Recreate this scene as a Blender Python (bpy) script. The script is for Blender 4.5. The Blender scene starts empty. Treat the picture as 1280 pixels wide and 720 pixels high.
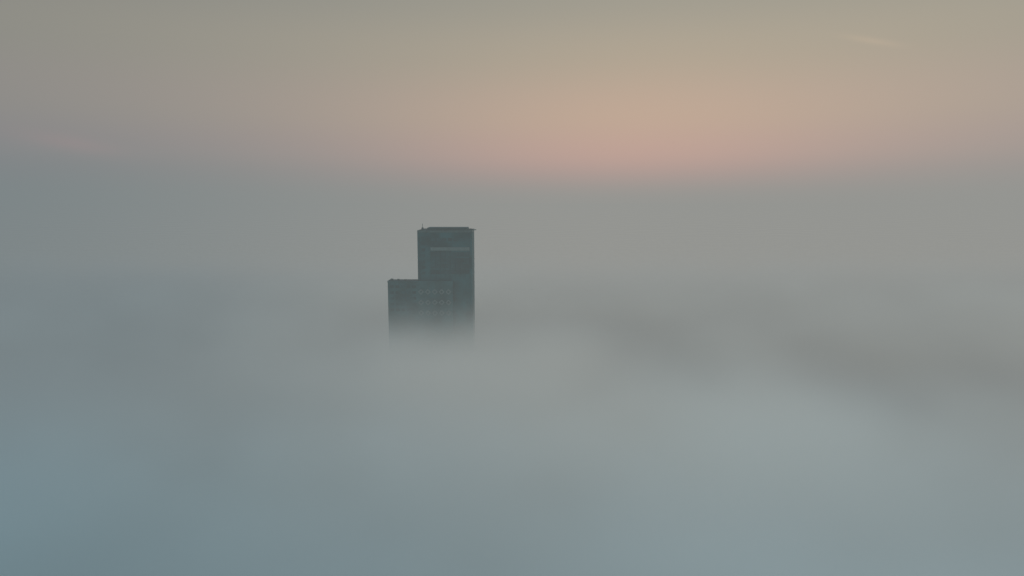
import bpy, bmesh, math, random
random.seed(3)
C = bpy.context.scene.collection
scn = bpy.context.scene
R = math.radians

# ------------------------------------------------------------------ view
scn.view_settings.view_transform = 'Standard'
scn.view_settings.look = 'None'
scn.view_settings.exposure = 0
CAMZ = 127.0
cd = bpy.data.cameras.new('camera'); cam = bpy.data.objects.new('camera', cd); C.objects.link(cam)
cam.location = (0, 0, CAMZ)
cam.rotation_euler = (R(90 - 7.25), 0, 0)
cd.sensor_width = 36; cd.lens = 36 * 865 / 1280
cd.clip_start = 0.5; cd.clip_end = 30000
scn.camera = cam

# ------------------------------------------------------------------ node helpers
class NT:
    def __init__(s, nt): s.nt = nt
    def n(s, t, **k):
        x = s.nt.nodes.new(t)
        for a, b in k.items(): setattr(x, a, b)
        return x
    def put(s, sock, v):
        if isinstance(v, bpy.types.NodeSocket): s.nt.links.new(v, sock)
        else: sock.default_value = v
    def m(s, op, *a, clamp=False):
        x = s.n('ShaderNodeMath', operation=op, use_clamp=clamp)
        for i, v in enumerate(a): s.put(x.inputs[i], v)
        return x.outputs[0]
    def vm(s, op, a, b=None, c=None):
        x = s.n('ShaderNodeVectorMath', operation=op)
        s.put(x.inputs[0], a)
        if op == 'SCALE': s.put(x.inputs['Scale'], b)
        else: s.put(x.inputs[1], b)
        if c is not None: s.put(x.inputs[2], c)
        return x.outputs['Value'] if op == 'DOT_PRODUCT' else x.outputs[0]
    def ramp(s, v, stops, interp='EASE'):
        x = s.n('ShaderNodeValToRGB'); x.color_ramp.interpolation = interp
        e = x.color_ramp.elements
        while len(e) < len(stops): e.new(0.5)
        for el, (p, c) in zip(e, stops):
            el.position = p; el.color = (*c, 1)
        s.put(x.inputs[0], v); return x.outputs[0]
    def gauss(s, x, y, cx, cy, sx, sy):
        a = s.m('MULTIPLY', s.m('SUBTRACT', x, cx), 1 / sx); b = s.m('MULTIPLY', s.m('SUBTRACT', y, cy), 1 / sy)
        r = s.m('ADD', s.m('MULTIPLY', a, a), s.m('MULTIPLY', b, b))
        return s.m('EXPONENT', s.m('MULTIPLY', r, -1.0))
    def smooth(s, v, a, b, lo=0.0, hi=1.0):
        x = s.n('ShaderNodeMapRange', interpolation_type='SMOOTHSTEP')
        s.put(x.inputs[0], v)
        for i, q in enumerate((a, b, lo, hi)): s.put(x.inputs[i + 1], q)
        return x.outputs[0]
    def mix(s, f, a, b):
        x = s.n('ShaderNodeMix', data_type='RGBA')
        s.put(x.inputs[0], f); s.put(x.inputs[6], a); s.put(x.inputs[7], b)
        return x.outputs[2]

# ------------------------------------------------------------------ world: dawn sky
w = bpy.data.worlds.new('World'); scn.world = w; w.use_nodes = True
w.node_tree.nodes.clear(); N = NT(w.node_tree)
tc = N.n('ShaderNodeTexCoord'); sp = N.n('ShaderNodeSeparateXYZ')
N.put(sp.inputs[0], tc.outputs['Generated'])
dx, dy, dz = sp.outputs
az = N.m('ARCTAN2', dx, dy)
base = N.ramp(N.m('ADD', dz, 0.1, clamp=True), [
    (0.00, (.255, .280, .275)), (0.10, (.300, .280, .275)), (0.13, (.360, .292, .288)),
    (0.165, (.430, .340, .312)), (0.22, (.450, .375, .305)), (0.30, (.418, .374, .285)),
    (0.38, (.350, .332, .268)), (0.60, (.260, .310, .330)), (1.0, (.22, .31, .38))], 'EASE')
side = N.m('MULTIPLY', N.m('SUBTRACT', az, 0.32), 1 / 0.80)
side = N.m('EXPONENT', N.m('MULTIPLY', N.m('MULTIPLY', side, side), -1.0))
tint = N.mix(side, (.60, .64, .74, 1), (1, 1, 1, 1))
col = N.vm('MULTIPLY', base, tint)
col = N.vm('ADD', col, N.vm('SCALE', (.290, .095, .010), N.gauss(az, dz, 0.19, 0.072, 0.46, 0.100)))
col = N.vm('ADD', col, N.vm('SCALE', (.430, .050, .050), N.gauss(az, dz, 0.17, 0.028, 0.34, 0.046)))
def wisp(caz, cdz, slope, sx, sz):
    t = N.m('SUBTRACT', az, caz)
    zz = N.m('SUBTRACT', dz, N.m('MULTIPLY', t, slope))
    return N.gauss(az, zz, caz, cdz, sx, sz)
col = N.vm('ADD', col, N.vm('SCALE', (.065, .036, .018), wisp(0.465, 0.193, -0.25, 0.030, 0.0038)))
col = N.vm('ADD', col, N.vm('SCALE', (.09, .012, .012), wisp(-0.555, 0.066, -0.16, 0.05, 0.010)))
sky = N.n('ShaderNodeTexSky', sky_type='NISHITA'); sky.sun_disc = False
sky.sun_elevation = R(1.5); sky.sun_rotation = R(10)
col = N.vm('ADD', col, N.vm('SCALE', sky.outputs[0], 0.004))
bg = N.n('ShaderNodeBackground'); N.put(bg.inputs[0], col); bg.inputs[1].default_value = 1.0
wo = N.n('ShaderNodeOutputWorld'); N.put(wo.inputs[0], bg.outputs[0])

# ------------------------------------------------------------------ mesh helpers
def box(bm, x0, x1, y0, y1, z0, z1):
    v = [bm.verts.new(p) for p in ((x0,y0,z0),(x1,y0,z0),(x1,y1,z0),(x0,y1,z0),(x0,y0,z1),(x1,y0,z1),(x1,y1,z1),(x0,y1,z1))]
    for f in ((0,3,2,1),(4,5,6,7),(0,1,5,4),(1,2,6,5),(2,3,7,6),(3,0,4,7)): bm.faces.new([v[i] for i in f])
def link(name, bm, mat, parent=None):
    me = bpy.data.meshes.new(name); bm.to_mesh(me); bm.free()
    o = bpy.data.objects.new(name, me); C.objects.link(o); me.materials.append(mat)
    if parent: o.parent = parent
    return o
def boxes(name, lst, mat, parent=None):
    bm = bmesh.new()
    for b in lst: box(bm, *b)
    return link(name, bm, mat, parent)

# ------------------------------------------------------------------ surface materials
def mat(name, c, rough=.7, var=.15, scale=.4, metal=0.0, spec=.3):
    m = bpy.data.materials.new(name); m.use_nodes = True; K = NT(m.node_tree)
    p = m.node_tree.nodes['Principled BSDF']
    t = K.n('ShaderNodeTexCoord'); no = K.n('ShaderNodeTexNoise'); K.put(no.inputs['Vector'], t.outputs['Object'])
    no.inputs['Scale'].default_value = scale; no.inputs['Detail'].default_value = 5
    f = K.smooth(no.outputs[0], .3, .7)
    a = tuple(q * (1 - var) for q in c); b = tuple(min(1, q * (1 + var)) for q in c)
    K.put(p.inputs['Base Color'], K.mix(f, (*a, 1), (*b, 1)))
    p.inputs['Roughness'].default_value = rough; p.inputs['Metallic'].default_value = metal
    p.inputs['Specular IOR Level'].default_value = spec
    return m
M_wall = mat('teal_cladding', (.020, .145, .168), .75, .3, .12)
M_low = mat('wing_cladding', (.034, .158, .178), .8, .25, .12)
M_glass = mat('window_glass', (.013, .112, .134), .4, .25, .15)
M_pale = mat('pale_panel', (.15, .27, .285), .7, .1)
M_band = mat('pale_band', (.15, .27, .28), .7, .1)
M_metal = mat('roof_metal', (.08, .18, .19), .6)
M_roof = mat('roof_gravel', (.06, .15, .16), .95, .2, .8)
M_ground = mat('ground_soil', (.08, .09, .07), .95, .4, .01)

# ------------------------------------------------------------------ ground
bm = bmesh.new()
v = [bm.verts.new(p) for p in ((-9000,-2000,0),(9000,-2000,0),(9000,14000,0),(-9000,14000,0))]; bm.faces.new(v)
g = link('ground', bm, M_ground); g['kind'] = 'structure'

# ------------------------------------------------------------------ fog
BASE = 87.0
BUMPS = [ # cx, cy, sx, sy, amp
    (80, 206, 46, 24, 14), (185, 310, 130, 58, -22), (-165, 300, 90, 40, -9),
    (-95, 120, 70, 30, -8), (40, 440, 160, 42, -17), (-25, 285, 60, 36, 5), (150, 190, 40, 28, -5)]
def H(x, y):
    h = BASE
    for cx, cy, sx, sy, a in BUMPS: h += a * math.exp(-((x-cx)/sx)**2 - ((y-cy)/sy)**2)
    return h
FX, FY0, FY1 = 720, -40, 900
def fog_mesh(xs, ys, top, z0):
    bm = bmesh.new()
    T = [[bm.verts.new((x, y, top(x, y))) for x in xs] for y in ys]
    B = [[bm.verts.new((x, y, z0)) for x in xs] for y in ys]
    nx, ny = len(xs), len(ys)
    for j in range(ny - 1):
        for i in range(nx - 1):
            bm.faces.new((T[j][i], T[j][i+1], T[j+1][i+1], T[j+1][i]))
            bm.faces.new((B[j][i], B[j+1][i], B[j+1][i+1], B[j][i+1]))
    for i in range(nx - 1):
        bm.faces.new((B[0][i], B[0][i+1], T[0][i+1], T[0][i]))
        bm.faces.new((B[-1][i+1], B[-1][i], T[-1][i], T[-1][i+1]))
    for j in range(ny - 1):
        bm.faces.new((B[j+1][0], B[j][0], T[j][0], T[j+1][0]))
        bm.faces.new((B[j][-1], B[j+1][-1], T[j+1][-1], T[j][-1]))
    return bm

m = bpy.data.materials.new('fog_vapour'); m.use_nodes = True; m.node_tree.nodes.clear(); K = NT(m.node_tree)
ge = K.n('ShaderNodeNewGeometry'); POS = ge.outputs['Position']; s3 = K.n('ShaderNodeSeparateXYZ'); K.put(s3.inputs[0], POS)
X, Y, Z = s3.outputs
h = BASE
for cx, cy, sx, sy, a in BUMPS:
    q = K.vm('MULTIPLY_ADD', POS, (1/sx, 1/sy, 0), (-cx/sx, -cy/sy, 0))
    e = K.m('POWER', 2.718281828, K.m('MULTIPLY', K.vm('DOT_PRODUCT', q, q), -1.0))
    h = K.m('MULTIPLY_ADD', e, float(a), h)
mp = K.vm('MULTIPLY', POS, (.017, .024, .026))
no = K.n('ShaderNodeTexNoise'); K.put(no.inputs['Vector'], mp); no.inputs['Scale'].default_value = 1; no.inputs['Detail'].default_value = 2.0
nz = no.outputs[0]
top = K.m('SUBTRACT', h, K.m('MULTIPLY', K.m('SUBTRACT', nz, .25), 34.0))
farfade = K.smooth(Y, 860.0, 420.0)
dd = K.m('MULTIPLY', K.m('SUBTRACT', top, Z), 1/46.0, clamp=True)
dens = K.m('MULTIPLY', K.m('MULTIPLY', K.m('MULTIPLY', dd, dd), farfade), 0.085)
sc = K.n('ShaderNodeVolumeScatter'); sc.inputs['Color'].default_value = (.92, .96, .96, 1); K.put(sc.inputs['Density'], dens)
sc.inputs['Anisotropy'].default_value = 0.0
lift = K.m('MULTIPLY', K.smooth(top, BASE - 36, BASE + 6, .42, 1.28), K.smooth(Y, 260.0, 700.0, 1.0, .76))  # shade painted into the glow: troughs and far fog dimmer, crests brighter
near = K.smooth(K.m('MULTIPLY_ADD', Y, 0.35, X), -110.0, 140.0)
em = K.n('ShaderNodeEmission')  # self-glow standing in for light scattered many times inside the fog
c1 = K.mix(near, (.060, .082, .086, 1), (.112, .124, .114, 1))  # sky light painted as glow tint: bluer to the left and close by
c0 = K.mix(near, (.040, .086, .104, 1), (.086, .126, .136, 1))
K.put(em.inputs[0], K.mix(K.smooth(Y, 90.0, 280.0), c0, c1))
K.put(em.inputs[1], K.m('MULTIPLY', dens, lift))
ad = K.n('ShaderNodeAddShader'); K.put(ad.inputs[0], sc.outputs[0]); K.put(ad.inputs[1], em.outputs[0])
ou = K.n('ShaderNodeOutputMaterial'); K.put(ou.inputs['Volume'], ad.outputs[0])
xs = [-FX + 2 * FX * i / 100 for i in range(101)]; ys = [FY0 + (FY1 - FY0) * j / 70 for j in range(71)]
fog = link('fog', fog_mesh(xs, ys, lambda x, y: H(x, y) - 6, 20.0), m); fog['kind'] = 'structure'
m.cycles.volume_step_rate = 22.0 / (0.1 * (2 * FX + 940 + 65) / 3)

# hazy lower air, thinning with height; its airlight is emission, not scattered light
m2 = bpy.data.materials.new('hazy_air'); m2.use_nodes = True; m2.node_tree.nodes.clear(); K = NT(m2.node_tree)
ge = K.n('ShaderNodeNewGeometry'); s3 = K.n('ShaderNodeSeparateXYZ'); K.put(s3.inputs[0], ge.outputs['Position'])
X, Y, Z = s3.outputs
HS = 150.0; ZT = 680.0
d2 = K.m('SUBTRACT', K.m('POWER', 2.718281828, K.m('MULTIPLY', K.m('SUBTRACT', Z, CAMZ), -1/HS)), math.exp(-(ZT-CAMZ)/HS))
d2 = K.m('MULTIPLY', d2, 6.3e-4)
d2 = K.m('ADD', d2, K.m('MULTIPLY', K.m('MULTIPLY', K.smooth(Z, 100.0, 20.0), K.smooth(Y, 420.0, 1300.0)), 0.02))
em = K.n('ShaderNodeEmission')
lr = K.smooth(K.m('DIVIDE', X, K.m('ADD', K.m('ABSOLUTE', Y), 100.0)), -0.8, 0.15)
K.put(em.inputs[0], K.mix(lr, (.194, .230, .240, 1), (.298, .302, .286, 1))); K.put(em.inputs[1], d2)  # dawn light put into the haze colour: bluer left, warmer right
ab = K.n('ShaderNodeVolumeAbsorption'); ab.inputs[0].default_value = (0, 0, 0, 1); K.put(ab.inputs[1], d2)
ad = K.n('ShaderNodeAddShader'); K.put(ad.inputs[0], ab.outputs[0]); K.put(ad.inputs[1], em.outputs[0])
ou = K.n('ShaderNodeOutputMaterial'); K.put(ou.inputs['Volume'], ad.outputs[0])
hz = link('sky', fog_mesh([-7000, 7000], [-1500, 7000], lambda x, y: ZT, 0.5), m2); hz['kind'] = 'structure'  # box of self-lit haze enclosing the camera
m2.cycles.volume_step_rate = 220.0 / (0.1 * (14000 + 8500 + ZT) / 3)

# the sun has barely cleared the horizon, behind thick haze right of centre
sd = bpy.data.lights.new('sun', 'SUN'); sd.energy = 0.06; sd.angle = R(12); sd.color = (1, .72, .55)
so = bpy.data.objects.new('sun', sd); C.objects.link(so)
so.rotation_euler = (R(-85), 0, R(-10)); so.location = (300, 2000, 400)

# ------------------------------------------------------------------ the tower
U = 400 / 865
def px(x): return (x - 640) * U
TX0, TX1, TY0, TY1, TZ = px(522), px(590), 400.0, 424.0, 109.0
ox, oy = (TX0 + TX1) / 2, 412.0
t = bpy.data.objects.new('high_rise_building', None); C.objects.link(t); t.location = (ox, oy, 0)
t['label'] = 'dark high-rise with a lower left wing rising out of the fog'; t['category'] = 'building'
def P(name, lst, mt, parent=t):
    o = boxes(name, [(a-ox, b-ox, c-oy, d-oy, e, f) for a, b, c, d, e, f in lst], mt, parent)
    return o
tower = P('tower_block', [(TX0, TX1, TY0, TY1, 0, TZ)], M_wall)
LX0, LX1, LY0, LY1, LZ = px(484.5), px(566), 397.5, 410.0, 80.0
low = P('lower_wing', [(LX0, LX1, LY0, TY0 - .01, 0, LZ), (LX0, TX0 - .01, TY0 - .01, LY1, 0, LZ)], M_low)
def rim(x0, x1, y0, y1, z, hh, th=.35, e=.12):
    return [(x0-e, x1+e, y0-e, y0+th, z, z+hh), (x0-e, x1+e, y1-th, y1+e, z, z+hh),
            (x0-e, x0+th, y0+th, y1-th, z, z+hh), (x1-th, x1+e, y0+th, y1-th, z, z+hh)]
P('parapet', rim(TX0, TX1, TY0, TY1, TZ - .6, 1.2), M_metal)
P('wing_parapet', [(LX0-.12, LX1+.12, LY0-.12, LY0+.3, LZ-.4, LZ+.5), (LX0-.12, LX0+.3, LY0+.3, LY1, LZ-.4, LZ+.5)], M_low)
P('roof', [(TX0+.36, TX1-.36, TY0+.36, TY1-.36, TZ+.004, TZ+.1)], M_roof)
P('wing_roof', [(LX0+.31, LX1-.05, LY0+.31, TY0-.02, LZ+.004, LZ+.08), (LX0+.31, TX0-.02, TY0-.019, LY1-.02, LZ+.004, LZ+.08)], M_roof)
rl = []
for k in range(22):
    xx = TX0 + 2.4 + k * (TX1 - TX0 - 2.8) / 21
    rl.append((xx-.06, xx+.06, TY0+.05, TY0+.17, TZ+.6, TZ+1.7))
rl += [(TX0+2.3, TX1-.3, TY0+.06, TY0+.16, TZ+1.7, TZ+1.82), (TX0+2.3, TX1-.3, TY0+.06, TY0+.16, TZ+1.12, TZ+1.2)]
P('railing', rl, M_metal)
P('plant_room', [(TX0+5, TX1-3, TY0+6, TY1-5, TZ+.1, TZ+1.9)], M_low)
P('antenna', [(TX0+2.2, TX0+3.2, TY0+2, TY0+3, TZ+.1, TZ+2.2), (TX0+2.55, TX0+2.8, TY0+2.4, TY0+2.65, TZ+2.2, TZ+4.4)], M_metal)
P('roof_crane', [(TX1-3.2, TX1-2.2, TY0+2, TY0+3, TZ+.1, TZ+1.2), (TX1-4.5, TX1+2.4, TY0+2.2, TY0+2.7, TZ+.65, TZ+1.1)], M_metal)
for a, b, c in ((1.5, 2.6, .9), (5, 6.2, .7), (9, 10.2, .5)):
    P('roof_vent', [(LX0+a, LX0+b, LY0+3, LY0+4.2, LZ+.08, LZ+.6+c)], M_metal)
gx0, gx1 = px(538), px(587)
P('pale_band', [(gx0, gx1, TY0-.25, TY0-.003, 97.9, 99.9)], M_band)
P('corner_pier', [(TX0-.05, TX0+.9, TY0-.3, TY0-.003, LZ+.6, TZ-.7)], M_wall)
P('corner_pier', [(TX1-1.0, TX1+.05, TY0-.3, TY0-.003, 0, TZ-.7)], M_wall)
ribs = []
nb = 8; bw = (gx1 - gx0) / nb
for k in range(nb + 1): ribs.append((gx0+k*bw-.12, gx0+k*bw+.12, TY0-.18, TY0-.003, 81.5, 97.6))
P('facade_rib', ribs, M_wall)
def window(x0, x1, y, z0, z1):
    P('window', [(x0, x1, y-.06, y-.003, z0, z1), ((x0+x1)/2-.05, (x0+x1)/2+.05, y-.1, y-.062, z0, z1)], M_glass)
z = 94.2
while z > 82:
    for k in range(nb): window(gx0+k*bw+.2, gx0+(k+1)*bw-.2, TY0, z+.25, z+2.9)
    z -= 3.4
for k in range(7):
    x0 = gx0 + k*(gx1-gx0)/7
    window(x0+.4, x0+(gx1-gx0)/7-.4, TY0, 103.4, 105.2)
for k in range(7): window(TX0+2.2, TX0+4.2, TY0, 84+k*3.4, 85.6+k*3.4)
for r in range(5):
    for k in range(5):
        x0 = LX0 + 1.2 + k * 3.2
        window(x0, x0+2.3, LY0, LZ-3.6-r*3.4, LZ-2.0-r*3.4)
def diamond(cx, cz, r):
    bm = bmesh.new(); y0, y1 = LY0-.22-oy, LY0-.003-oy
    for a in range(4):
        o1 = [(r,0),(0,r),(-r,0),(0,-r)]; q = .5
        p, s = o1[a], o1[(a+1)%4]
        vs = []
        for yy in (y0, y1):
            for (ux, uz) in (p, s, (s[0]*q, s[1]*q), (p[0]*q, p[1]*q)):
                vs.append(bm.verts.new((cx-ox+ux, yy, cz+uz)))
        for f in ((0,1,2,3),(7,6,5,4),(0,4,5,1),(2,6,7,3)): bm.faces.new([vs[i] for i in f])
    bmesh.ops.recalc_face_normals(bm, faces=bm.faces)
    link('diamond_panel', bm, M_pale, t)
for rz in (74.2, 68.0, 61.8):
    for k in range(5): diamond(px(526) + k*8.6*U, rz, 1.75)
